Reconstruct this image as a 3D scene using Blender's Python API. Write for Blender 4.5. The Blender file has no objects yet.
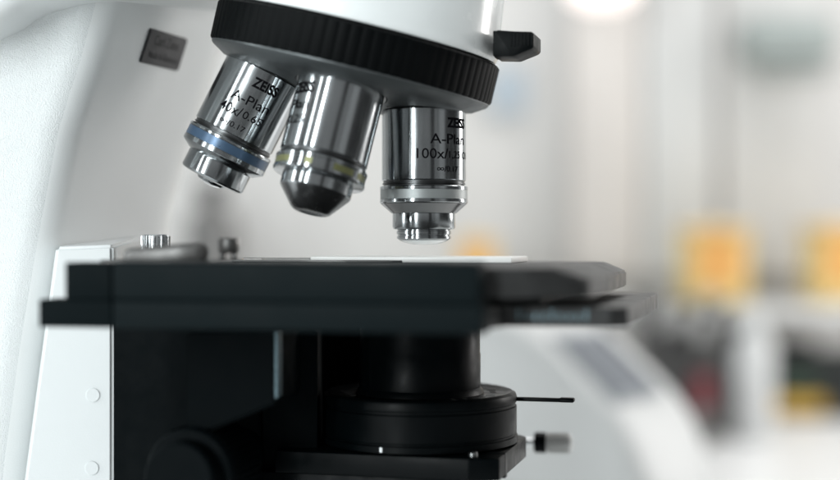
import bpy, bmesh, math, random
from mathutils import Vector, Matrix
C = bpy.context.scene.collection
R = math.radians
U = 0.00028            # one unit of the drawing at the focal plane, in metres
D = 0.38               # camera to focal plane
H = 0.21               # eye height above the bench
PHI = R(14)            # the microscope stands turned a little towards the camera

# ---------------------------------------------------------------- camera, light
cam = bpy.data.cameras.new('camera'); cam_o = bpy.data.objects.new('camera', cam); C.objects.link(cam_o)
cam_o.location = (0, -D, H); cam_o.rotation_euler = (R(90), 0, 0)
cam.sensor_width = 36; cam.lens = 36 * D / (840 * U)
cam.clip_start = 0.01; cam.clip_end = 50
cam.dof.use_dof = True; cam.dof.focus_distance = D - 0.008; cam.dof.aperture_fstop = 4.0
cam.dof.aperture_blades = 0
sc = bpy.context.scene
sc.camera = cam_o
sc.view_settings.view_transform = 'Standard'; sc.view_settings.look = 'None'
sc.view_settings.exposure = 0.0; sc.view_settings.gamma = 1

w = bpy.data.worlds.new('World'); sc.world = w; w.use_nodes = True
nt = w.node_tree; N = nt.nodes; L = nt.links
bg = N['Background']
tc = N.new('ShaderNodeTexCoord'); sp = N.new('ShaderNodeSeparateXYZ'); L.new(tc.outputs['Generated'], sp.inputs[0])
def mth(op, a, b=None):
    n = N.new('ShaderNodeMath'); n.operation = op
    for i, v in enumerate((a, b)):
        if v is None: continue
        if isinstance(v, (int, float)): n.inputs[i].default_value = v
        else: L.new(v, n.inputs[i])
    return n.outputs[0]
az = mth('ARCTAN2', sp.outputs[0], mth('MULTIPLY', sp.outputs[1], -1))   # 0 behind the camera, + to its right
azn = mth('ADD', mth('DIVIDE', az, 2 * math.pi), 0.5)
rmp = N.new('ShaderNodeValToRGB'); L.new(azn, rmp.inputs[0])
# unseen surroundings: bright and dark bands by azimuth, shaped to stripe the chrome
STOPS = [(-180, .55), (-140, .50), (-122, .30), (-112, .45), (-108, .12), (-102, .12), (-98, .40), (-66, .34), (-60, .06), (-45, .05), (-40, .22), (-34, .30), (-22, .34),
         (-16, .36), (10, .36), (16, .34), (20, .09), (27, .09), (31, .38), (38, .30), (46, .55), (56, .50), (62, .10), (86, .05), (100, .08), (108, .55), (122, .6), (135, .12), (152, .15), (165, .5), (180, .55)]
cr = rmp.color_ramp
while len(cr.elements) > 1: cr.elements.remove(cr.elements[-1])
for i, (a, v) in enumerate(STOPS):
    p = a / 360 + .5
    e = cr.elements[0] if i == 0 else cr.elements.new(p)
    e.position = p; e.color = (v * .97, v, v * 1.01, 1)
elr = N.new('ShaderNodeMapRange'); L.new(sp.outputs[2], elr.inputs[0])
elr.inputs[1].default_value = -0.35; elr.inputs[2].default_value = 0.25; elr.inputs[3].default_value = 0.25; elr.inputs[4].default_value = 1.0
top = N.new('ShaderNodeMapRange'); L.new(sp.outputs[2], top.inputs[0])
top.inputs[1].default_value = 0.55; top.inputs[2].default_value = 0.8; top.inputs[3].default_value = 0.0; top.inputs[4].default_value = 1.0
mx = N.new('ShaderNodeMix'); mx.data_type = 'RGBA'
L.new(top.outputs[0], mx.inputs[0]); L.new(rmp.outputs[0], mx.inputs[6]); mx.inputs[7].default_value = (.62, .64, .64, 1)
sc_ = N.new('ShaderNodeVectorMath'); sc_.operation = 'SCALE'
L.new(mx.outputs[2], sc_.inputs[0]); L.new(elr.outputs[0], sc_.inputs[3])
L.new(sc_.outputs[0], bg.inputs[0]); bg.inputs[1].default_value = 0.9

def area(name, loc, target, sx, sy, power, col=(1, 1, 1)):
    l = bpy.data.lights.new(name, 'AREA'); l.shape = 'RECTANGLE'; l.size = sx; l.size_y = sy; l.energy = power; l.color = col
    o = bpy.data.objects.new(name, l); C.objects.link(o); o.location = loc
    o.rotation_euler = (Vector(target) - Vector(loc)).to_track_quat('-Z', 'Y').to_euler()
    return o
for a_, w_, p_ in ((-29, .09, 15), (-50, .10, 5), (-80, .12, 8)):          # unseen key light left of the camera, split into strips for chrome stripes
    area('key_strip_light', (1.4 * math.sin(R(a_)), -1.4 * math.cos(R(a_)), 0.55), (-0.06, 0, 0.24), w_, 1.0, p_, (.93, .99, 1.0))
area('side_fill_light', (1.3, 0.8, 0.62), (-0.06, 0.02, 0.24), 0.35, 0.8, 11, (1.0, .975, .95))  # unseen fill added to brighten the arm's inner face
area('background_fill_light', (0.5, 0.75, 1.55), (0.4, 1.1, 0.15), 1.6, 0.5, 16, (1.0, .985, .97))  # unseen overhead light added to brighten the wall and bench

# ---------------------------------------------------------------- materials
def srgb(r, g, b):
    f = lambda c: (c / 255 / 12.92) if c / 255 <= .04045 else ((c / 255 + .055) / 1.055) ** 2.4
    return (f(r), f(g), f(b))
def mat(name, col, rough=.5, metal=0., bump=None, var=None, emit=None, spec=.5, coat=0., trans=0., aniso=None, turned=0.):
    m = bpy.data.materials.new(name); m.use_nodes = True
    t = m.node_tree; b = t.nodes['Principled BSDF']
    b.inputs['Base Color'].default_value = (*col, 1); b.inputs['Roughness'].default_value = rough
    b.inputs['Metallic'].default_value = metal; b.inputs['Specular IOR Level'].default_value = spec
    b.inputs['Coat Weight'].default_value = coat; b.inputs['Transmission Weight'].default_value = trans
    tcn = t.nodes.new('ShaderNodeTexCoord')
    if turned:                                         # lathe marks run round the part and draw the reflections out along it
        tg = t.nodes.new('ShaderNodeTangent'); tg.direction_type = 'RADIAL'; tg.axis = 'Z'
        t.links.new(tg.outputs[0], b.inputs['Tangent']); b.inputs['Anisotropic'].default_value = turned; b.inputs['Anisotropic Rotation'].default_value = .25
    if bump:
        scale, strength, dist = bump
        n = t.nodes.new('ShaderNodeTexNoise'); n.inputs['Scale'].default_value = scale; n.inputs['Detail'].default_value = 2
        t.links.new(tcn.outputs['Object'], n.inputs['Vector'])
        bp = t.nodes.new('ShaderNodeBump'); bp.inputs['Strength'].default_value = strength; bp.inputs['Distance'].default_value = dist
        t.links.new(n.outputs['Fac'], bp.inputs['Height']); t.links.new(bp.outputs['Normal'], b.inputs['Normal'])
    if var:                                            # wear: uneven roughness and slight tone changes
        scale, amt, ramt = var
        n = t.nodes.new('ShaderNodeTexNoise'); n.inputs['Scale'].default_value = scale; n.inputs['Detail'].default_value = 4
        mp = t.nodes.new('ShaderNodeMapping'); t.links.new(tcn.outputs['Object'], mp.inputs['Vector'])
        if aniso: mp.inputs['Scale'].default_value = aniso
        t.links.new(mp.outputs[0], n.inputs['Vector'])
        r1 = t.nodes.new('ShaderNodeMapRange'); t.links.new(n.outputs['Fac'], r1.inputs[0])
        r1.inputs[1].default_value = .3; r1.inputs[2].default_value = .7
        r1.inputs[3].default_value = max(0, rough - ramt); r1.inputs[4].default_value = min(1, rough + ramt)
        t.links.new(r1.outputs[0], b.inputs['Roughness'])
        mxx = t.nodes.new('ShaderNodeMix'); mxx.data_type = 'RGBA'; t.links.new(n.outputs['Fac'], mxx.inputs[0])
        mxx.inputs[6].default_value = (*[c * (1 - amt) for c in col], 1); mxx.inputs[7].default_value = (*[min(1, c * (1 + amt)) for c in col], 1)
        t.links.new(mxx.outputs[2], b.inputs['Base Color'])
    if emit:
        b.inputs['Emission Color'].default_value = (*emit[0], 1); b.inputs['Emission Strength'].default_value = emit[1]
    return m
M = {}
M['paint'] = mat('white_textured_enamel', (.70, .725, .73), .28, bump=(3000, 1.0, .00024), var=(60, .02, .04))
M['paint_smooth'] = mat('white_smooth_enamel', (.76, .78, .78), .35, bump=(2300, .12, .0003), var=(60, .02, .05))
M['panel_paint'] = mat('off_white_panel_enamel', (.60, .625, .63), .42, bump=(2300, .10, .0003), var=(60, .02, .05))
M['gloss_white'] = mat('glossy_white_housing', (.76, .79, .79), .22, bump=(420, .10, .0006), var=(90, .02, .08), coat=.2)
M['chrome'] = mat('satin_chrome', (.36, .38, .39), .18, 1.0, var=(700, .07, .05), turned=.75, aniso=(1, 1, .12))
M['chrome_dark'] = mat('dark_chrome', (.20, .205, .21), .2, 1.0, var=(500, .06, .06))
M['cone_metal'] = mat('matt_cone_metal', (.24, .245, .25), .24, 1.0, var=(500, .06, .05), turned=.5)
M['groove'] = mat('groove_metal', (.08, .083, .085), .3, 1.0)
M['knurl'] = mat('knurled_steel', (.50, .50, .49), .5, .15, bump=(5200, .35, .0001))
M['blue_ring'] = mat('blue_ring_paint', srgb(66, 88, 112), .3, .4, var=(800, .02, .03))
M['yellow_ring'] = mat('yellow_green_ring_paint', srgb(108, 110, 74), .35, .4, var=(800, .08, .08))
M['pale_ring'] = mat('pale_ring_paint', (.32, .34, .34), .42, .5, bump=(6000, .3, .0001))
M['ink'] = mat('black_engraving_ink', (.006, .006, .007), .9, spec=0.)
M['lens'] = mat('objective_front_lens', (.93, .96, .98), .12, .85, spec=.8)
M['rubber'] = mat('black_ribbed_rubber', (.0008, .0014, .0017), .55, bump=(2600, .1, .0001), spec=.07)
M['turret'] = mat('grey_turret_metal', (.072, .080, .083), .4, .55, bump=(2500, .12, .0002), var=(150, .08, .08))
M['black'] = mat('black_crackle_paint', (.0012, .0025, .0031), .6, bump=(2600, .15, .0002), spec=.04, var=(200, .08, .06))
M['black_satin'] = mat('black_anodised', (.0008, .0017, .0021), .38, spec=.065, var=(240, .15, .07))
M['rail'] = mat('blue_black_anodised', (.0026, .0056, .0066), .55, spec=.06, var=(90, .12, .06))
M['end'] = mat('deeper_black_rail_end', (.0014, .0038, .0046), .6, spec=.05, var=(90, .12, .06))
M['plate'] = mat('dark_grey_stage_plate', (.016, .0165, .0165), .45, spec=.35, var=(120, .12, .08), bump=(3000, .15, .0002))
M['clip'] = mat('dark_clip_metal', (.13, .128, .125), .4, .7, var=(200, .1, .08))
M['steel'] = mat('bright_steel', (.62, .64, .65), .24, 1.0, var=(400, .05, .08))
M['strip'] = mat('highlight_and_scale_metal', (.10, .15, .17), .4, .6, var=(900, .3, .1))  # colour of the painted edge highlight and of the stage scale
M['slide_white'] = mat('frosted_slide_end', (.86, .86, .84), .4)
M['glass'] = mat('slide_glass', (.95, .97, .97), .02, trans=1.0)
M['nameplate'] = mat('dark_grey_nameplate', srgb(58, 58, 60), .6, .0, var=(300, .06, .06))
M['nameplate_ink'] = mat('nameplate_lettering', srgb(26, 26, 28), .7)

# ---------------------------------------------------------------- helpers
def finish(name, bm, m, parent=None, angle=35, recalc=True):
    if recalc: bmesh.ops.recalc_face_normals(bm, faces=bm.faces[:])
    me = bpy.data.meshes.new(name); bm.to_mesh(me); bm.free()
    for p in me.polygons: p.use_smooth = True
    me.set_sharp_from_angle(angle=R(angle))
    o = bpy.data.objects.new(name, me); C.objects.link(o)
    me.materials.append(M[m] if isinstance(m, str) else m)
    if parent: o.parent = parent
    return o
def add_lathe(bm, prof, seg=96, mtx=Matrix(), cap=True, mod=None):
    rings = []
    for r, z in prof:
        if r < 1e-7: rings.append([bm.verts.new(mtx @ Vector((0, 0, z)))]); continue
        rings.append([bm.verts.new(mtx @ Vector((r * math.cos(2 * math.pi * i / seg), r * math.sin(2 * math.pi * i / seg), z))) for i in range(seg)])
    for a, b in zip(rings, rings[1:]):
        for i in range(seg):
            j = (i + 1) % seg
            if len(a) == 1 and len(b) == 1: continue
            if len(a) == 1: bm.faces.new((a[0], b[i], b[j]))
            elif len(b) == 1: bm.faces.new((a[i], b[0], a[j]))
            else: bm.faces.new((a[i], b[i], b[j], a[j]))
    if cap:
        for q in (rings[0], rings[-1]):
            if len(q) > 2: bm.faces.new(q)
    return rings
def add_box(bm, x0, x1, y0, y1, z0, z1, bev=0., seg=3, mtx=Matrix()):
    r = bmesh.ops.create_cube(bm, size=1)
    for v in r['verts']:
        v.co = mtx @ Vector((x0 + (v.co.x + .5) * (x1 - x0), y0 + (v.co.y + .5) * (y1 - y0), z0 + (v.co.z + .5) * (z1 - z0)))
    if bev:
        es = list({e for v in r['verts'] for e in v.link_edges})
        bmesh.ops.bevel(bm, geom=es, offset=bev, segments=seg, affect='EDGES', profile=.5)
def add_prism(bm, pts, z0, z1, bev=0., seg=3, mtx=Matrix()):
    b = [bm.verts.new(mtx @ Vector((x, y, z0))) for x, y in pts]; t = [bm.verts.new(mtx @ Vector((x, y, z1))) for x, y in pts]
    fs = [bm.faces.new(b[::-1]), bm.faces.new(t)]
    n = len(pts)
    for i in range(n): fs.append(bm.faces.new((b[i], b[(i + 1) % n], t[(i + 1) % n], t[i])))
    if bev:
        es = list({e for f in fs for e in f.edges})
        bmesh.ops.bevel(bm, geom=es, offset=bev, segments=seg, affect='EDGES', profile=.5)
def fillet(pts, rad, n=6):
    out = []; k = len(pts)
    for i in range(k):
        p = Vector(pts[i]); a = Vector(pts[i - 1]); b = Vector(pts[(i + 1) % k]); r = rad[i] if isinstance(rad, (list, tuple)) else rad
        da = (a - p).normalized(); db = (b - p).normalized()
        for j in range(n + 1):
            t = j / n
            out.append(tuple((p + da * r) * (1 - t) ** 2 + p * 2 * t * (1 - t) + (p + db * r) * t ** 2))
    return out
def add_loft(bm, rings, cap=True):
    vs = [[bm.verts.new(p) for p in r] for r in rings]
    for a, b in zip(vs, vs[1:]):
        n = len(a)
        for i in range(n): bm.faces.new((a[i], a[(i + 1) % n], b[(i + 1) % n], b[i]))
    if cap: bm.faces.new(vs[0][::-1]); bm.faces.new(vs[-1])
def empty(name, loc, rz=0):
    o = bpy.data.objects.new(name, None); C.objects.link(o); o.location = loc; o.rotation_euler = (0, 0, rz); o.empty_display_size = .02
    return o
def tag(o, label=None, cat=None, group=None, kind=None):
    for k, v in (('label', label), ('category', cat), ('group', group), ('kind', kind)):
        if v: o[k] = v
    return o
def at(px, py, Y):                                  # a point seen at (px, py) of the photograph, Y metres behind the focal plane
    k = U * (D + Y) / D
    return Vector(((px - 420) * k, Y, H - (py - 240) * k))
ROT = Matrix.Rotation(-PHI, 4, 'Z'); INV = ROT.inverted()
def loc(px, py, Y): return INV @ at(px, py, Y)      # the same in the microscope's own frame
def P(x, y, z): return Vector((x * U, y * U, H + z * U))
def frame(o, z):                                    # matrix with +Z along z at o
    return Matrix.Translation(o) @ Vector(z).to_track_quat('Z', 'Y').to_matrix().to_4x4()

def text_mesh(body, size, bold=0., spacing=1., align='CENTER', shear=0):
    cu = bpy.data.curves.new('lettering', 'FONT'); cu.body = body; cu.size = size; cu.align_x = align; cu.align_y = 'CENTER'
    cu.offset = bold; cu.space_character = spacing; cu.resolution_u = 4; cu.shear = shear; cu.fill_mode = 'FRONT'
    o = bpy.data.objects.new('lettering', cu); C.objects.link(o)
    dg = bpy.context.evaluated_depsgraph_get(); dg.update()
    me = bpy.data.meshes.new_from_object(o.evaluated_get(dg))
    bm = bmesh.new(); bm.from_mesh(me); bpy.data.objects.remove(o); bpy.data.curves.remove(cu); bpy.data.meshes.remove(me)
    return bm

# ================================================================ the setting
WALL_Y = 1.40
BACK = 1.33
M['bench'] = mat('white_laminate_bench', (.78, .79, .79), .35, var=(3, .03, .06))
M['wall'] = mat('pale_grey_wall', (.62, .615, .605), .7, var=(2.0, .03, .05))
M['beige'] = mat('beige_cupboard_panel', (.65, .62, .595), .5, var=(3, .03, .05))
M['pale'] = mat('pale_grey_cupboard_door', (.62, .625, .62), .45, var=(3, .03, .05))
M['greygreen'] = mat('grey_green_plastic', (.31, .345, .335), .5, var=(9, .05, .05))
M['pinkish'] = mat('pinkish_edge_strip', (.56, .52, .50), .5)
M['orange'] = mat('orange_label_paper', srgb(228, 170, 98), .4, var=(12, .05, .05))
M['yellow'] = mat('yellow_tub_plastic', srgb(226, 202, 136), .4, var=(12, .05, .05))
M['amber'] = mat('pale_lid_plastic', srgb(226, 196, 134), .6)
M['device'] = mat('device_white_plastic', (.60, .615, .615), .45, var=(8, .03, .05))
M['screen'] = mat('blue_grey_display_glass', srgb(104, 110, 118), .3, spec=.5)
M['bezel'] = mat('grey_display_bezel', srgb(150, 156, 162), .35)
M['rack'] = mat('dark_grey_rack_plastic', (.05, .05, .05), .5, var=(20, .1, .1))
M['cap_dark'] = mat('charcoal_cap_plastic', (.022, .021, .022), .45)
M['cap_light'] = mat('light_grey_cap_plastic', (.42, .42, .41), .4)
M['grey_glass'] = mat('grey_bottle_plastic', (.14, .138, .135), .35, var=(20, .1, .1))
M['red'] = mat('dark_red_cap_plastic', srgb(112, 34, 42), .4)
M['tube'] = mat('cloudy_tube_plastic', (.16, .155, .15), .35)
M['bottle'] = mat('white_bottle_plastic', (.66, .67, .67), .35)
M['crate_black'] = mat('black_crate_plastic', (.012, .016, .015), .5)
M['crate_green'] = mat('dark_green_panel', (.02, .05, .03), .5)
M['crate_yellow'] = mat('yellow_stripe_plastic', srgb(204, 164, 60), .5)
M['blue_box'] = mat('grey_blue_card', srgb(168, 180, 190), .6)
M['lamp_glow'] = mat('lit_lamp_diffuser', (1, .9, .85), .5, emit=((1.0, .88, .84), .95))

bm = bmesh.new(); add_box(bm, -2.2, 2.2, -.95, WALL_Y - .004, -.04, 0, .006)
tag(finish('bench_top', bm, 'bench'), kind='structure')
bm = bmesh.new(); add_box(bm, -4, 4, WALL_Y, WALL_Y + .12, -.9, 2.4)
tag(finish('wall', bm, 'wall'), kind='structure')

# ================================================================ the microscope
ms = empty('microscope', (0, 0, 0), -PHI)
tag(ms, 'white laboratory microscope with black stage and three chrome objectives on a turret', 'microscope')

# ---- arm: a tapering white limb with rounded corners
XR = [(-140, 138), (-60, 121), (0, 106), (60, 90), (130, 68), (200, 55), (260, 44), (350, 29), (460, 14), (560, 5), (640, 0)]
XE = [(-140, 262), (-60, 240), (0, 226), (60, 208), (130, 186), (200, 168), (260, 160), (350, 156), (460, 152), (560, 150), (640, 150)]
rings = []
for (py, xr), (_, xe) in zip(XR, XE):
    a = at(xr, py, -.012); b = at(xe, py, .050); z = a.z
    kk = min(1, max(0, (40 - py) / 180))
    pts = [(-.36, .05), (-.36, -.012), (a.x, -.012), (b.x, .050), (b.x - .004, .085), (-.20, .095)]
    ring = fillet(pts, [.02, .02, .0085, .008, .012, .02], 8)
    rings.append([INV @ Vector((x, y, z)) for x, y in ring])
base = [Vector((p.x, p.y, 0.055)) for p in rings[-1]]
rings.append(base)
bm = bmesh.new(); add_loft(bm, rings); arm = finish('arm', bm, 'paint', ms, 60)
arm.data.materials.append(M['paint_smooth'])          # the inner face is smooth enamel, the outer sides are textured
for f in arm.data.polygons:
    if (ROT.to_3x3() @ f.normal).x > .45: f.material_index = 1
# overhanging upper housing, its lower edge rising to the right
bm = bmesh.new(); hr = []
HB = [(-260, 62), (-60, 42), (-20, 32), (4, 21), (17, 11), (34, 3), (65, -5), (90, -10), (140, -19), (200, -32)]
for px, py in HB:
    e = at(px, py, -.030)
    ring = fillet([(-.032, e.z), (-.032, e.z + .12), (.09, e.z + .12), (.09, e.z + .004)], [.010, .02, .02, .01], 8)
    hr.append([INV @ Vector((e.x, y, z)) for y, z in ring])
add_loft(bm, hr); finish('upper_housing', bm, 'paint_smooth', ms, 60)
# nameplate on the arm's inner face
def on_face(px, py, off):
    a1 = [x for x in XR]; 
    def interp(T, y):
        for (y0, v0), (y1, v1) in zip(T, T[1:]):
            if y0 <= y <= y1: return v0 + (v1 - v0) * (y - y0) / (y1 - y0)
    a = at(interp(XR, py), py, -.012); b = at(interp(XE, py), py, .050)
    # ray from the camera to the chord a-b in plan
    t = 1.0
    for _ in range(6):
        z = (py - 240) * t; pa = 240 + z / ((D - .012) / D)
        a = at(interp(XR, pa), pa, -.012); b = at(interp(XE, pa), pa, .050)
        o = Vector((0, -D)); d = Vector(((px - 420) * U, D)); ab = Vector((b.x - a.x, b.y - a.y)); ao = Vector((a.x, a.y)) - o
        den = d.x * ab.y - d.y * ab.x
        t = (ao.x * ab.y - ao.y * ab.x) / den
    o = Vector((0, -D)); d = Vector(((px - 420) * U, D)); ab = Vector((b.x - a.x, b.y - a.y)); ao = Vector((a.x, a.y)) - o
    den = d.x * ab.y - d.y * ab.x
    t = (ao.x * ab.y - ao.y * ab.x) / den
    nrm = Vector((ab.y, -ab.x)).normalized()
    return Vector((d.x * t + nrm.x * off, -D + d.y * t + nrm.y * off, H - (py - 240) * U * t))
q = [on_face(*c, 0.0) for c in ((150, 28), (187, 39), (177, 71), (138.5, 62))]
n = (q[1] - q[0]).cross(q[3] - q[0]).normalized()
if n.y > 0: n = -n
bm = bmesh.new()
f0 = [bm.verts.new(INV @ (v - n * .001)) for v in q]; f1 = [bm.verts.new(INV @ (v + n * .0006)) for v in q]
fs = [bm.faces.new(f0), bm.faces.new(f1)] + [bm.faces.new((f0[i], f0[(i + 1) % 4], f1[(i + 1) % 4], f1[i])) for i in range(4)]
bmesh.ops.bevel(bm, geom=[e for e in bm.edges], offset=.0004, segments=2, affect='EDGES')
npl = finish('nameplate', bm, 'nameplate', ms)
ex = (q[1] - q[0]).normalized(); ey = n.cross(ex)
if ey.z < 0: ey = -ey
cen = sum(q, Vector()) / 4 + n * .00066
bm = bmesh.new()
for body, sz, up in (('Carl Zeiss', 1.0, .20), ('Made in Germany', .60, -.22)):
    t = text_mesh(body, 1.0, .012)
    wd = (q[1] - q[0]).length; xs = [v.co.x for v in t.verts]; k = wd * (.66 if sz == 1.0 else .80) / (max(xs) - min(xs))
    hh = (q[3] - q[0]).length
    for v in t.verts:
        v.co = INV @ (cen + ex * (v.co.x * k) + ey * (v.co.y * k * 1.25 + up * hh))
    me = bpy.data.meshes.new('tmp'); t.to_mesh(me); t.free(); bm.from_mesh(me); bpy.data.meshes.remove(me)
finish('lettering', bm, 'nameplate_ink', npl, recalc=False)

# ---- column panel beside the arm, with two round plugs
YP = -.016
pl = [(56, 247), (113, 245), (113, 600), (8, 600)]
bm = bmesh.new()
q = [at(x, y, YP) for x, y in pl]
f1 = [bm.verts.new(INV @ v) for v in q]
bk = [at(64, 241, .045), at(150, 234, .045), at(150, 600, .045), at(40, 600, .045)]
f0 = [bm.verts.new(INV @ v) for v in bk]
bm.faces.new(f1); bm.faces.new(f0[::-1])
for i in range(4): bm.faces.new((f1[i], f0[i], f0[(i + 1) % 4], f1[(i + 1) % 4]))
bmesh.ops.bevel(bm, geom=bm.edges[:], offset=.0009, segments=3, affect='EDGES')
panel = finish('column_panel', bm, 'panel_paint', ms, 50)
for px, py in ((93, 395), (92, 468)):
    bm = bmesh.new(); c = INV @ at(px, py, YP)
    dirn = INV @ Vector((0, -1, 0))
    r = 7 * U * (D + YP) / D
    add_lathe(bm, [(r * .86, -.001), (r * .86, .0001), (r * .92, .00045), (r, .0001)][0:0] or [(r, -.001), (r, .0002), (r * .94, .00032), (0, .00032)], 40, frame(c, dirn))
    finish('plug', bm, 'panel_paint', panel)
# ---- foot under the frame
bm = bmesh.new()
pts = fillet([(-.24, -.095), (.10, -.085), (.10, .085), (-.24, .095)], .03, 6)
add_prism(bm, pts, 0.0, .056, .008, 3)
finish('base', bm, 'paint', ms, 50)

# ---- nosepiece turret; its axis leans so that the working objective hangs upright
AL = R(14.0)
APEX = P(4, 0, 478)
axis = Matrix.Rotation(R(-2.5), 3, 'Z') @ Vector((-math.sin(AL), 0, -math.cos(AL)))
def tur(t): return APEX + axis * (t * U)
mt = frame(tur(0), axis)                             # local +Z runs down the axis, in metres
NF = 84
bm = bmesh.new()
rr = 145.5
prof = [(.90, 276), (.985, 278.5), (1.0, 280.5), (1.0, 315), (.992, 317), (.975, 317.8), (.90, 317.8)]
seg = NF * 6; rings = []
for r, z in prof:
    rv = []
    for i in range(seg):
        ph = (i % 6) / 6
        fl = 0 if (r < .97) else (-.0045 if ph < .30 else 0)
        a = 2 * math.pi * i / seg
        rad = (r + fl) * rr * U
        rv.append(mt @ Vector((rad * math.cos(a), rad * math.sin(a), z * U)))
    rings.append(rv)
add_loft(bm, rings); finish('nosepiece_ring', bm, 'rubber', ms, 40)
bm = bmesh.new()
tz = 318.5
prof = [(0, tz - 12), (rr * .985, tz - 12), (rr * .985, tz + .5), (rr * .972, tz + 3), (rr * .90, tz + 9.5), (rr * .885, tz + 11), (rr * .50, tz + 11 + rr * .385 * .249), (rr * .2, tz + 22 + rr * .385 * .249), (0, tz + 25 + rr * .385 * .249)]
add_lathe(bm, [(r * U, z * U) for r, z in prof], 128, mt, cap=False)
turret = finish('turret', bm, 'turret', ms, 25)
bm = bmesh.new()
prof = [(0, 120), (112, 120), (120, 124), (127, 150), (132, 195), (137, 235), (140.5, 260), (142.3, 272), (140, 276), (0, 276)]
add_lathe(bm, [(r * U, z * U) for r, z in prof], 128, mt, cap=False)
finish('nosepiece_housing', bm, 'gloss_white', ms, 40)
# slider knob on the housing's front
bm = bmesh.new()
k0 = loc(497, 34, -.012); k1 = loc(539, 60, -.012)
xk0, xk1 = k0.x, k1.x
z1, z0 = k0.z, k1.z
add_prism(bm, [(xk0, z0 + .0003), (xk0 + .0055, z0), (xk1 - .0006, z0 + .0018), (xk1, z0 + .0024), (xk1, z1 - .0010), (xk1 - .0008, z1 - .0006), (xk0 + .0012, z1 - .0002), (xk0 + .0009, z1), (xk0, z1)],
          -.006, .006, .0003, 2, Matrix.Translation((0, k0.y, 0)) @ Matrix.Rotation(R(90), 4, 'X'))
add_box(bm, xk0 - .006, xk0 + .001, k0.y + .006, k0.y + .011, z0 + .0015, z1 - .0015, .0005, 2)
for i in range(7):
    x = xk0 + .0048 + i * .00092
    add_box(bm, x, x + .00042, k0.y - .0062, k0.y + .0062, z0 + .0026, z1 - .0010, .00012, 1)
finish('slider_knob', bm, 'black_satin', ms, 40)

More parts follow.
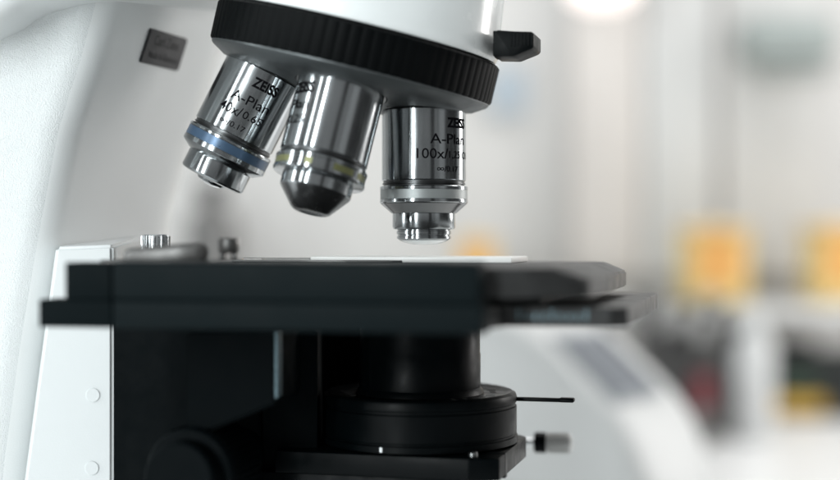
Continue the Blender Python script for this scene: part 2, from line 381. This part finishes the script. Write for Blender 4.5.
# ---- objectives
CAML = INV @ Vector((0, -D, H))
def objective(psi, kind, texts):
    d = Matrix.Rotation(psi, 3, axis) @ Vector((0, 0, -1))
    o = APEX + d * (349 * U)
    zl = -d
    f = (CAML - (o + d * 60 * U)); f = (f - zl * f.dot(zl)).normalized()
    xl = (-f).cross(zl).normalized()                  # picture-right
    mx_ = Matrix((( xl.x, -f.x, zl.x, o.x), (xl.y, -f.y, zl.y, o.y), (xl.z, -f.z, zl.z, o.z), (0, 0, 0, 1)))
    bm = bmesh.new()
    # barrel from the shoulder down (local -Z); prof in drawing units
    A = [(38, 12), (38, 0), (41.3, -.2), (42, -1), (42, -69.5), (41.3, -70.2)]
    add_lathe(bm, [(r * U, z * U) for r, z in A] + [(40 * U, -70.4 * U)], 256, cap=False)
    ob = finish('objective', bm, 'chrome', ms, 25)
    ob.matrix_parent_inverse = Matrix(); ob.matrix_basis = mx_
    def sub(name, prof, m, seg=128, ang=25):
        b = bmesh.new(); add_lathe(b, [(r * U, z * U) for r, z in prof], seg, cap=False); return finish(name, b, m, ob, ang)
    sub('collar', [(38, 8), (46, 8), (46, 1.2), (44, .2), (38, .2)], 'groove')
    sub('groove_ring', [(41, -69), (40.6, -71), (40.6, -72.4), (41.6, -72.8), (41.6, -73.6), (40.4, -74.2), (40.4, -77)], 'groove')
    if kind == 'large':
        sub('flange', [(40.5, -75.4), (43.2, -75.6), (43.9, -76.4), (43.9, -79), (43.2, -79.2), (43.2, -88.8), (43.9, -89), (43.9, -91.5), (43.2, -92.3), (40, -92.3)], 'chrome')
        sub('colour_ring', [(43.0, -79.3), (43.55, -79.5), (43.55, -88.4), (43.0, -88.7)], 'pale_ring')
        sub('cone', [(43.2, -92.35), (43.0, -93), (32.5, -102.3), (31.2, -102.6)], 'chrome_dark')
        sub('tip', [(31.0, -102.0), (31.3, -103.4), (31.3, -116), (30.4, -118), (28, -118.6), (26.2, -118.8), (26.2, -119.6), (27.2, -120.2), (27.2, -123), (26.0, -123.6), (26.0, -124.8), (27.0, -125.3), (27.0, -127.6), (25.4, -128.4), (24.2, -129.4)], 'chrome')
        sub('front_lens', [(24.6, -129.2), (22, -130.6), (17, -132.2), (10, -133.4), (0, -133.8)], 'lens', 64, 60)
    elif kind == 'medium':
        sub('flange', [(40.5, -75), (43.4, -75.2), (44.2, -76.4), (44.2, -78.4), (43.4, -78.8), (43.4, -88.4), (44.2, -88.6), (44.2, -93), (43, -94.4), (35, -99.6), (33, -100)], 'chrome')
        sub('colour_ring', [(43.2, -78.9), (43.9, -79.1), (43.9, -88), (43.2, -88.3)], 'blue_ring')
        sub('tip', [(33, -99.6), (33.4, -101), (33.4, -117), (32.2, -118.8), (29, -119.8), (15, -120.6), (14.4, -121.6), (13, -123)], 'chrome')
        sub('front_lens', [(13.1, -122.9), (10, -124.4), (5, -125.5), (0, -125.8)], 'lens', 48, 60)
    else:
        sub('flange', [(40.5, -75), (43.4, -75.2), (44.2, -76.4), (44.2, -78.4), (43.4, -78.8), (43.4, -87.4), (44.2, -87.6), (44.2, -89.4), (43, -90.6), (36, -91.2), (33.6, -91.6)], 'chrome')
        sub('band', [(43.2, -78.9), (43.7, -79.1), (43.7, -87), (43.2, -87.3)], 'chrome')
        b = bmesh.new()
        for a0, a1 in ((-78, -44), (-22, -13), (14, 43), (52, 74), (100, 140), (160, 200), (220, 255)):
            n_ = max(3, int((a1 - a0) / 3)); qs = []
            for i in range(n_ + 1):
                a = R(a0 + (a1 - a0) * i / n_)
                qs.append([b.verts.new((rd * U * math.sin(a), -rd * U * math.cos(a), zz * U)) for rd, zz in ((43.5, -80.2), (43.95, -80.2), (43.95, -86.4), (43.5, -86.4))])
            for v0, v1 in zip(qs, qs[1:]):
                for i in range(4): b.faces.new((v0[i], v0[(i + 1) % 4], v1[(i + 1) % 4], v1[i]))
            b.faces.new(qs[0]); b.faces.new(qs[-1][::-1])
        finish('reflection_broken_ring', b, 'yellow_ring', ob)  # one full ring; the gaps shape in reflections that break it
        sub('tip', [(33.4, -91), (34.2, -92.4), (34.2, -102.4), (33.4, -103.6)], 'chrome')
        sub('cone', [(33.5, -103.4), (33, -104.2), (18.5, -121.6), (16.5, -122.6), (12, -123)], 'cone_metal')
        sub('front_lens', [(12.2, -122.6), (10, -121.4), (0, -121)], 'lens', 48, 60)
    bm = bmesh.new()
    for body, height, arc, ax, bold, al, width in texts:
        if body == 'block':
            t = bmesh.new(); 
            vs = [t.verts.new((x, y, 0)) for x, y in ((-.5, -.5), (.5, -.5), (.5, .5), (-.5, .5))]; t.faces.new(vs)
            for v in t.verts: v.co.x *= width; v.co.y *= height
        else:
            t = text_mesh(body, 1.0, bold, 1.0, 'LEFT')
            xs = [v.co.x for v in t.verts]; x0, x1 = min(xs), max(xs)
            k = height / .69; kx = width / (x1 - x0)
            for v in t.verts: v.co.x = (v.co.x - x0) * kx; v.co.y *= k
        xs = [v.co.x for v in t.verts]
        c = min(xs) + .8
        while c < max(xs):
            bmesh.ops.bisect_plane(t, geom=t.verts[:] + t.edges[:] + t.faces[:], plane_co=(c, 0, 0), plane_no=(1, 0, 0)); c += .8
        rad = 42.34
        for v in t.verts:
            th = (arc + v.co.x) / 42
            v.co = Vector((rad * math.sin(th), -rad * math.cos(th), -ax + v.co.y)) * U
        me = bpy.data.meshes.new('tmp'); t.to_mesh(me); t.free(); bm.from_mesh(me); bpy.data.meshes.remove(me)
    if texts: finish('engraving', bm, 'ink', ob, recalc=False)
    return ob
S = objective
o100 = S(0, 'large', [('ZEISS', 9, 24, 15, .035, 'L', 28), ('A-Plan', 9.6, 6, 31, .004, 'L', 44), ('100x/', 9.6, -7, 45.5, .004, 'L', 32), ('1,25 Oil', 7, 26.5, 46, .002, 'L', 32), ('\u221e/0.17', 5.4, 13, 60, .004, 'L', 25)])
o100['label'] = 'upright objective with pale ring and stepped narrow tip'
o40 = S(R(149), 'medium', [('ZEISS', 9.4, -7, 15, .035, 'L', 27), ('A-Plan', 9.6, -21, 34, .004, 'L', 41), ('40x/', 9.6, -27, 48, .004, 'L', 24), ('0.65', 7.4, -1.5, 48, .004, 'L', 20), ('\u221e/0.17', 5.4, -20, 61.5, .004, 'L', 27)])
o40['label'] = 'slanted objective with blue ring and broad tip'
o10 = S(R(73.5), 'small', [('ZEISS', 10, -54, 14, .035, 'L', 28), ('A-Plan', 9.6, -70, 30.5, .004, 'L', 42), ('10x/0.25', 8.4, -75, 45, .004, 'L', 46)])
o10['label'] = 'near objective with yellow green ring and tapered tip'

# ---- stage: long rail towards the camera, two plates behind it
def ubox(bm, x0, x1, y0, y1, z0, z1, bev=1.2, seg=3):
    add_box(bm, x0 * U, x1 * U, y0 * U, y1 * U, H + z0 * U, H + z1 * U, bev * U, seg)
def uprism(bm, pts, z0, z1, bev=1.2): add_prism(bm, [(x * U, y * U) for x, y in pts], H + z0 * U, H + z1 * U, bev * U, 3)
bm = bmesh.new()
ubox(bm, -189.5, 120, -292, -262, -49.5, -17.5, 3); ubox(bm, -189.5, 122, -290.5, -258, -73, -49.7, 2)
finish('stage_rail', bm, 'rail', ms)
bm = bmesh.new()
ubox(bm, -232, -190, -292, -262, -49.5, -18.5, 1.5); ubox(bm, -257, -190, -290.5, -258, -73, -49.7, 1.5)
finish('rail_end', bm, 'end', ms)  # left stretch of the rail, a darker black than the rest
bm = bmesh.new()
PT = [(-190, -257), (150, -257), (192, -235), (199, -222), (199, 62), (180, 92), (-190, 92)]
TP = [(-190, -257), (146, -257), (172, -240), (178, -226), (178, 60), (166, 88), (-190, 92)]
add_loft(bm, [[P(x, y, z) for x, y in q] for q, z in ((PT, -46.5), (PT, -31), (TP, -22))])
bmesh.ops.bevel(bm, geom=bm.edges[:], offset=.0004, segments=2, affect='EDGES')
finish('stage_plate', bm, 'plate', ms)
bm = bmesh.new()
uprism(bm, [(-190, -255), (118, -255), (126, -209), (212, -209), (225, -196), (227, 112), (218, 122), (-190, 122)], -71.5, -55, 1.6)
finish('lower_stage_plate', bm, 'plate', ms)
bm = bmesh.new()
uprism(bm, [(-170, -230), (110, -230), (150, -180), (150, 80), (-170, 80)], -55, -46, 0)
finish('stage_slideway', bm, 'black_satin', ms)
bm = bmesh.new()
for i in range(9): ubox(bm, 135 + i * 7, 137 + i * 7, -209.8, -208.6, -66, -60 if i % 4 else -57, 0)
finish('stage_scale', bm, 'strip', ms)

# ---- specimen holder on the stage
bm = bmesh.new()
c = loc(156, 250, -.01)
add_lathe(bm, [(0, -.0035), (.0036, -.0035), (.0036, .0036), (.0033, .004), (0, .004)], 48, Matrix.Translation((c.x, c.y, H - 9 * U)), cap=False)
for i in range(22):
    a = 2 * math.pi * i / 22
    add_box(bm, -.00022, .00022, .0035, .0039, 0, .0036, .0001, 1, Matrix.Translation((c.x, c.y, H - 9 * U)) @ Matrix.Rotation(a, 4, 'Z'))
finish('clamp_screw', bm, 'steel', ms)
bm = bmesh.new()
c = loc(150, 262, -.045)
z = H - 21.5 * U
T = Matrix.Translation((c.x, c.y, z))
uu = .00028
pts = [(-45, -16), (-10, -22), (30, -20), (58, -10), (64, 0), (52, 12), (20, 18), (-30, 16), (-48, 4)]
add_prism(bm, [(x * uu * .9, y * uu) for x, y in pts], 0, .0012, .0004, 2, T)
add_prism(bm, [(x * uu * .72 + .003, y * uu * .6) for x, y in pts], -.0006, .0044, .0018, 4, T @ Matrix.Rotation(R(-4.5), 4, 'Y'))
finish('specimen_clip', bm, 'clip', ms, 50)
bm = bmesh.new()
c = loc(229, 262, .035); T = Matrix.Translation((c.x, c.y, H - 22 * U))
add_lathe(bm, [(0, .0022), (.0030, .0022), (.0034, .0026), (.0034, .0062), (.0030, .0068), (0, .0068)], 40, T, cap=False)
for s in (-1, 1): add_box(bm, s * .002 - .0008, s * .002 + .0008, -.001, .001, -.0002, .0024, .0002, 1, T)
finish('thumb_nut', bm, 'clip', ms, 50)
bm = bmesh.new()
pts = [(-175, -64), (-60, -58), (-15, -50), (-6, -46), (-14, -43), (-70, -50), (-175, -52)]
uprism(bm, pts, -22.05, -19.6, .5); finish('holder_finger', bm, 'clip', ms, 50)

# ---- stage carrier, focus knob and condenser under the stage
bm = bmesh.new()
a = loc(113.6, 300, -.034); b = loc(285, 300, .0)
q = [at(113.7, 335, -.0152), at(200, 335, -.0152), at(262, 335, -.01), at(262, 335, .05), at(113.7, 335, .05)]
add_prism(bm, [((INV @ v).x, (INV @ v).y) for v in q], .056, H - 74 * U, .0006, 2)
finish('stage_carrier', bm, 'black', ms)
bm = bmesh.new()
pr = [(186, 331), (276, 331), (276, 404), (186, 441)]
Yb = -.040
f1 = [bm.verts.new(INV @ at(x, y, Yb)) for x, y in pr]; f0 = [bm.verts.new(INV @ (at(x, y, Yb) + Vector((.004, .024, 0)))) for x, y in pr]
bm.faces.new(f1); bm.faces.new(f0[::-1])
for i in range(4): bm.faces.new((f1[i], f0[i], f0[(i + 1) % 4], f1[(i + 1) % 4]))
bmesh.ops.bevel(bm, geom=bm.edges[:], offset=.0007, segments=3, affect='EDGES')
finish('carrier_bracket', bm, 'black', ms)
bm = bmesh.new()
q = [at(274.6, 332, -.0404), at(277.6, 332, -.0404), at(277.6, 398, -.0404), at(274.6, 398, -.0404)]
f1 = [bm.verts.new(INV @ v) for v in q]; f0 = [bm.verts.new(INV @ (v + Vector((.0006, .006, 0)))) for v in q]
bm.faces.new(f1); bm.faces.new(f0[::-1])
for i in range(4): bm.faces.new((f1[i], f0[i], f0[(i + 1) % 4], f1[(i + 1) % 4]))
finish('edge_highlight_strip', bm, 'strip', ms)  # thin strip added as the highlight on the bracket's bevel
bm = bmesh.new()
q = [at(262, 335, -.012), at(318, 335, -.012), at(322, 335, .024), at(372, 335, .026), at(372, 335, .05), at(262, 335, .05)]
add_prism(bm, [((INV @ v).x, (INV @ v).y) for v in q], .075, H - 74 * U - .004, .0008, 2)
finish('carrier_slide', bm, 'black', ms)
bm = bmesh.new()
kc = loc(178, 480, -.048)
add_lathe(bm, [(0, 0), (.0085, 0), (.0092, .0006), (.0092, .006), (.0112, .0062), (.0118, .007), (.0118, .026), (.011, .027), (.008, .0275), (.008, .05), (0, .05)], 64, frame(kc, (0, 1, 0)), cap=False)
for i in range(40):
    a = 2 * math.pi * i / 40
    add_box(bm, -.0003, .0003, .0116, .0121, .008, .025, .0001, 1, frame(kc, (0, 1, 0)) @ Matrix.Rotation(a, 4, 'Z'))
finish('focus_knob', bm, 'black', ms, 40)
for px, py, Y in ((250, 471, -.0395), ):
    bm = bmesh.new(); c = loc(px, py, -.022)
    add_lathe(bm, [(.0012, .004), (.0012, -.0012), (.0008, -.0014), (.0006, -.0006), (0, -.0006)], 24, frame(c, (0, 1, 0)), cap=False)
    finish('screw', bm, 'clip', ms)
# condenser
cx = 0
mc = Matrix.Translation((cx, 0, H))
bm = bmesh.new()
prof = [(0, -152), (86, -152), (88, -151), (92, -150), (95.5, -152), (96.5, -155), (96.5, -160), (95, -161), (95, -163.5), (96.5, -164.5), (96.5, -190), (95.5, -191), (95.5, -192.4), (97.5, -193.2), (97.5, -199), (90, -201), (0, -201)]
add_lathe(bm, [(r * U, z * U) for r, z in prof], 128, mc, cap=False)
cond = finish('condenser', bm, 'black_satin', ms, 30)
bm = bmesh.new()
prof = [(0, -73.5), (56, -73.5), (60, -76), (60, -112), (60.5, -113), (60.5, -146), (63, -149), (64, -153), (0, -153)]
add_lathe(bm, [(r * U, z * U) for r, z in prof], 128, mc, cap=False)
finish('condenser_lens_tube', bm, 'black_satin', cond, 30)
bm = bmesh.new()
for i in range(28):                                  # raised figures engraved round the iris ring: short ticks
    add_box(bm, -.00012, .00012, 70 * U, (80 if i % 4 == 0 else 76) * U, H - 152.2 * U, H - 151.4 * U, 0, 1, Matrix.Rotation(R(-140 + i * 10), 4, 'Z'))
finish('iris_scale', bm, 'clip', cond)
bm = bmesh.new()
y0 = 14
ubox(bm, 88, 146, y0 - 3, y0 + 3, -159.6, -155.8, .8, 2); ubox(bm, 138, 153, y0 - 5, y0 + 5, -159.6, -155.2, 1.7, 3)
finish('iris_lever', bm, 'black_satin', cond)
bm = bmesh.new()
uprism(bm, [(-120, -92), (70, -96), (97, -86), (98, 56), (90, 70), (-120, 70)], -222, -201.2, 1.2)
ubox(bm, -170, 62, -88, 60, -290, -221.8, 1.5)
ubox(bm, 80, 97.6, -60, -50, -224, -200.6, .4, 1)
finish('condenser_holder', bm, 'black_satin', cond)
for x, y in ((70, -77),):
    bm = bmesh.new(); add_lathe(bm, [(0, -202 * U), (4.5 * U, -202 * U), (4.5 * U, -198.4 * U), (3.6 * U, -197.6 * U), (0, -197.6 * U)], 24, Matrix.Translation((x * U, y * U, H)), cap=False)
    finish('screw', bm, 'steel', cond)
bm = bmesh.new()
for a in (-98,):
    add_box(bm, -.0004, .0004, -97.9 * U, -96.9 * U, H - 198.4 * U, H - 193.4 * U, .0001, 1, Matrix.Rotation(R(a + 90), 4, 'Z'))
finish('index_mark', bm, 'steel', cond)
# centring screw
c = loc(524, 442, .040); ax_ = Vector((1, 0.05, 0))
fm = frame(c, ax_)
bm = bmesh.new(); add_lathe(bm, [(0, -.016), (.0013, -.016), (.0013, .004), (0, .004)], 32, fm, cap=False)
scr = finish('centring_screw', bm, 'steel', cond)
bm = bmesh.new(); add_lathe(bm, [(0, .0032), (.0028, .0032), (.0032, .0036), (.0032, .0066), (.0028, .0070), (0, .0070)], 40, fm, cap=False); finish('collar', bm, 'black_satin', scr)
bm = bmesh.new(); add_lathe(bm, [(0, .0068), (.0027, .0068), (.0029, .0072), (.0029, .0140), (.0025, .0147), (0, .0147)], 40, fm, cap=False)
for i in range(24): add_box(bm, -.00012, .00012, .0028, .0031, .0075, .0138, 0, 1, fm @ Matrix.Rotation(2 * math.pi * i / 24, 4, 'Z'))
finish('knob', bm, 'knurl', scr)

# ---- the slide lying on the stage
sl = empty('glass_slide', ROT @ P(-30, 0, -21.8), -PHI)
tag(sl, 'thin glass slide with white frosted end lying on the black stage', 'slide')
bm = bmesh.new(); add_box(bm, -141 * U, -70 * U, -46 * U, 46 * U, 0, .0011, .00015, 1); finish('clear_glass', bm, 'glass', sl)
bm = bmesh.new(); add_box(bm, -69.8 * U, 131 * U, -46 * U, 46 * U, 0, .0015, .00022, 2); finish('frosted_end', bm, 'slide_white', sl)

# ================================================================ the room behind, far out of focus
def thing(name, p, label, cat, group=None, rz=0):
    return tag(empty(name, p, rz), label, cat, group)
def part(name, m, parent, fn, ang=35):
    b = bmesh.new(); fn(b); return finish(name, b, m, parent, ang)
# cupboard with pale doors on the wall
CY = 1.36
def X(px, Y): return at(px, 0, Y).x
def Z(py, Y): return at(0, py, Y).z
cx0 = X(570, CY)
cab = thing('wall_cupboard', (cx0, CY, .16), 'wide pale wall cupboard with a beige first door, behind the bench', 'cupboard')
cw = X(828, CY) - cx0
part('carcass', 'pinkish', cab, lambda b: add_box(b, 0, cw, .018, .038, 0, 1.0, .002, 2))
for px0, px1, m in ((573, 642, 'beige'), (645, 716, 'pale'), (724, 826, 'wall')):
    d = part('door', m, cab, lambda b: add_box(b, X(px0, CY) - cx0, X(px1, CY) - cx0, 0, .017, .004, .99, .003, 2))
    part('handle', 'steel', d, lambda b: add_box(b, X(px1, CY) - cx0 - .020, X(px1, CY) - cx0 - .012, -.012, -.001, .55, .67, .002, 2))
# lit lamp under the ceiling line
lp = at(602, -9, 1.22)
lm = thing('wall_lamp', lp, 'small lit warm lamp with round diffuser in front of the pale cupboard', 'lamp')
part('diffuser', 'lamp_glow', lm, lambda b: add_lathe(b, [(0, -.018), (.024, -.016), (.040, -.006), (.043, .002), (.043, .012), (0, .012)], 48, cap=False), 60)
part('shade', 'bottle', lm, lambda b: add_lathe(b, [(.043, .0125), (.052, .0125), (.050, .024), (.030, .05), (.012, .06), (0, .06)], 48, cap=False))
part('bracket', 'steel', lm, lambda b: add_box(b, -.008, .008, 0, .145, .052, .062, .002, 2))
# grey green holder and a blue card, both on the wall
p = at(787, 44, 1.33)
hd = thing('paper_dispenser', p, 'grey green dispenser box fixed high on the cupboard door', 'dispenser')
part('housing', 'greygreen', hd, lambda b: add_box(b, -.062, .050, -.05, .024, -.026, .030, .012, 4))
part('lip', 'greygreen', hd, lambda b: add_box(b, -.045, .045, -.045, .0, -.042, -.031, .003, 2))
p = at(508, 90, 1.385)
cd = thing('wall_card', p, 'small grey blue card pinned to the wall beside the turret', 'card')
part('sheet', 'blue_box', cd, lambda b: add_box(b, -.024, .024, 0, .003, -.03, .03, .001, 1))
part('pin', 'steel', cd, lambda b: add_lathe(b, [(0, 0), (.004, 0), (.004, .004), (0, .006)], 16, Matrix.Translation((0, -.001, .024)) @ Matrix.Rotation(R(90), 4, 'X'), cap=False))
# raised shelf along the wall
SY0, SY1, SZ = 1.20, 1.345, Z(303, 1.25)
sh = thing('raised_shelf', (X(600, 1.28), 1.28, 0), 'long white raised shelf on the bench carrying the orange labelled tubs', 'shelf')
part('board', 'bottle', sh, lambda b: add_box(b, X(120, 1.25) - X(600, 1.28), X(900, 1.25) - X(600, 1.28), SY0 - 1.28, SY1 - 1.28, SZ - .016, SZ, .003, 2))
for px in (132, 392, 890):
    part('leg', 'bottle', sh, lambda b: add_box(b, X(px, 1.25) - X(600, 1.28) - .012, X(px, 1.25) - X(600, 1.28) + .012, SY0 - 1.275, SY1 - 1.285, 0.0005, SZ - .0165, .002, 2))
# tubs with orange lids
def tub(px, wpx, lab, top):
    r = wpx / 2 * U * (D + 1.26) / D
    t = thing('storage_tub', (X(px, 1.26), 1.26, SZ), lab, 'tub', 'orange labelled tubs on the raised shelf')
    hh = Z(top, 1.26) - SZ
    part('body', 'yellow', t, lambda b: add_box(b, -r * .94, r * .94, -.035, .04, .0005, hh * .86, .006, 3))
    part('lid', 'amber', t, lambda b: (add_box(b, -r, r, -.040, .045, hh * .865, hh * .96, .004, 3), add_box(b, -r * .35, r * .35, -.012, .016, hh * .962, hh, .003, 2)))
    part('label', 'orange', t, lambda b: add_box(b, -r * .70, r * .66, -.0365, -.0345, hh * .22, hh * .84, .0006, 1))
tub(713, 66, 'yellow tub with orange label above the dark tube rack', 224)
tub(838, 62, 'yellow tub with orange label above the black crate', 222)
tub(476, 40, 'yellow tub with orange label behind the slide and stage', 236)
jr = thing('dark_bottle_shape', (X(212, 1.26), 1.26, SZ), 'dark grey bottle shape added on the raised shelf beneath the blue ringed objective', 'bottle')  # bottle shape added to give a dark blur behind the left objective
jh = Z(180, 1.26) - SZ
part('body', 'grey_glass', jr, lambda b: add_lathe(b, [(0, .0005), (.030, .0005), (.033, .004), (.033, jh * .60), (.028, jh * .72), (.014, jh * .80), (.014, jh * .85), (0, jh * .85)], 40, cap=False))
part('cap', 'cap_dark', jr, lambda b: add_lathe(b, [(0, jh * .852), (.018, jh * .852), (.018, jh * .985), (.016, jh), (0, jh)], 40, cap=False))
# rack of dark capped tubes on the bench under the shelf
RY = 1.10
rk = thing('tube_rack', (X(690, RY), RY, 0), 'dark grey rack packed with grey and charcoal capped tubes', 'rack')
hw = 52 * U * (D + RY) / D; zt = Z(338, RY)
part('rack_frame', 'rack', rk, lambda b: (add_box(b, -hw, hw, -.04, .05, .0005, .008, .002, 2), add_box(b, -hw, hw, -.04, .05, zt - .03, zt - .024, .002, 2),
     add_box(b, -hw, -hw + .006, -.04, .05, .0085, zt - .0305, .001, 1), add_box(b, hw - .006, hw, -.04, .05, .0085, zt - .0305, .001, 1),
     add_box(b, -hw + .0065, hw - .0065, -.0402, -.037, zt - .074, zt - .0302, .001, 1)))
random.seed(4)
tubes = []
for j in range(3):
    for i in range(6):
        x = X(690, RY) - hw + .012 + i * (2 * hw - .024) / 5; y = RY - .028 + j * .032
        h = zt + random.uniform(-.006, .016) + j * .012
        dark = random.random() < .62
        tb = thing('sample_tube', (x, y, .0085), ('charcoal' if dark else 'pale grey') + ' capped sample tube in the dark grey rack', 'tube', 'capped tubes standing in the rack')
        part('tube_body', 'tube', tb, lambda b: add_lathe(b, [(0, 0), (.004, .001), (.0068, .006), (.0068, h - .022), (0, h - .022)], 20, cap=False))
        part('cap', 'cap_dark' if dark else 'cap_light', tb, lambda b: add_lathe(b, [(0, h - .0215), (.0105, h - .0215), (.0105, h - .002), (.0095, h), (0, h)], 20, cap=False))
vp = thing('vial', (X(703, 1.0), 1.0, 0), 'small vial with dark red cap in front of the tube rack', 'vial')
vz = Z(412, 1.0)
part('body', 'tube', vp, lambda b: add_lathe(b, [(0, .0005), (.0095, .0005), (.0105, .003), (.0105, max(.02, vz)), (.008, vz + .004), (0, vz + .004)], 28, cap=False))
part('cap', 'red', vp, lambda b: add_lathe(b, [(0, vz + .0045), (.0105, vz + .0045), (.0105, vz + .034), (.009, vz + .037), (0, vz + .037)], 28, cap=False))
# white bottle between rack and crate
bt = thing('bottle', (X(754, 1.05), 1.05, 0), 'round white plastic bottle between the tube rack and the black crate', 'bottle')
bz = Z(312, 1.05)
part('body', 'bottle', bt, lambda b: add_lathe(b, [(0, .0005), (.019, .0005), (.021, .004), (.021, bz * .70), (.017, bz * .80), (.010, bz * .84), (.010, bz * .86), (0, bz * .86)], 32, cap=False))
part('cap', 'device', bt, lambda b: add_lathe(b, [(0, bz * .862), (.013, bz * .862), (.013, bz * .98), (.011, bz), (0, bz)], 32, cap=False))
# black crate at the right
KY = 1.21
ka, kb, kt = X(764, KY), X(880, KY), Z(354, KY)
kr = thing('storage_crate', (ka, KY, 0), 'black storage crate with green panel and yellow stripe on the white bench', 'crate')
part('shell', 'crate_black', kr, lambda b: (add_box(b, 0, kb - ka, 0, .09, .0005, kt, .004, 3), add_box(b, -.003, kb - ka + .003, -.003, .093, kt - .014, kt - .006, .002, 2)))
part('panel', 'crate_green', kr, lambda b: add_box(b, .018, .060, -.003, .002, .030, kt - .022, .001, 1))
part('stripe', 'crate_yellow', kr, lambda b: add_box(b, .010, .070, -.004, .002, .006, .026, .001, 1))
part('handle', 'crate_black', kr, lambda b: add_box(b, .03, .075, .045, .065, kt + .0005, kt + .012, .004, 2))
# white bench instrument with a sloping front and a display
DY = .46
dv = thing('bench_instrument', (X(541, DY), DY, 0), 'white bench instrument with sloping front and blue grey display, behind the stage', 'instrument', rz=R(-38))
hw = .046
prof = [(-.135, 0.0005), (.112, 0.0005), (.104, .060), (.080, .112), (.022, .159), (-.02, .172), (-.120, .176), (-.135, .16)]
prof = fillet(prof, [.01, .012, .018, .02, .022, .018, .012, .008], 5)
def body(b):
    T = Matrix.Rotation(R(90), 4, 'X'); c = (0, .085)
    rings = []
    for y, sh_ in ((-hw, .93), (-hw + .003, .965), (-hw + .009, .99), (-hw + .014, 1.0), (hw - .014, 1.0), (hw - .009, .99), (hw - .003, .965), (hw, .93)):
        rings.append([T @ Vector((c[0] + (x - c[0]) * sh_, max(.0005, c[1] + (z - c[1]) * sh_), -y)) for x, z in prof])
    add_loft(b, rings)
part('housing', 'device', dv, body, 60)
sa = Vector((.080, 0, .112)); sb = Vector((.022, 0, .159)); sd = (sb - sa).normalized(); sn = Vector((-sd.z, 0, sd.x)).normalized()
if sn.z < 0: sn = -sn
mid = sa * .5 + sb * .5
sm = Matrix(((sd.x, 0, sn.x, mid.x), (0, 1, 0, 0), (sd.z, 0, sn.z, mid.z), (0, 0, 0, 1)))
bz_ = part('bezel', 'bezel', dv, lambda b: add_box(b, -.027, .027, -.034, .018, -.004, .0018, .001, 2, sm))
part('display', 'screen', bz_, lambda b: add_box(b, -.023, .023, -.030, .014, .0, .0024, .0004, 1, sm))
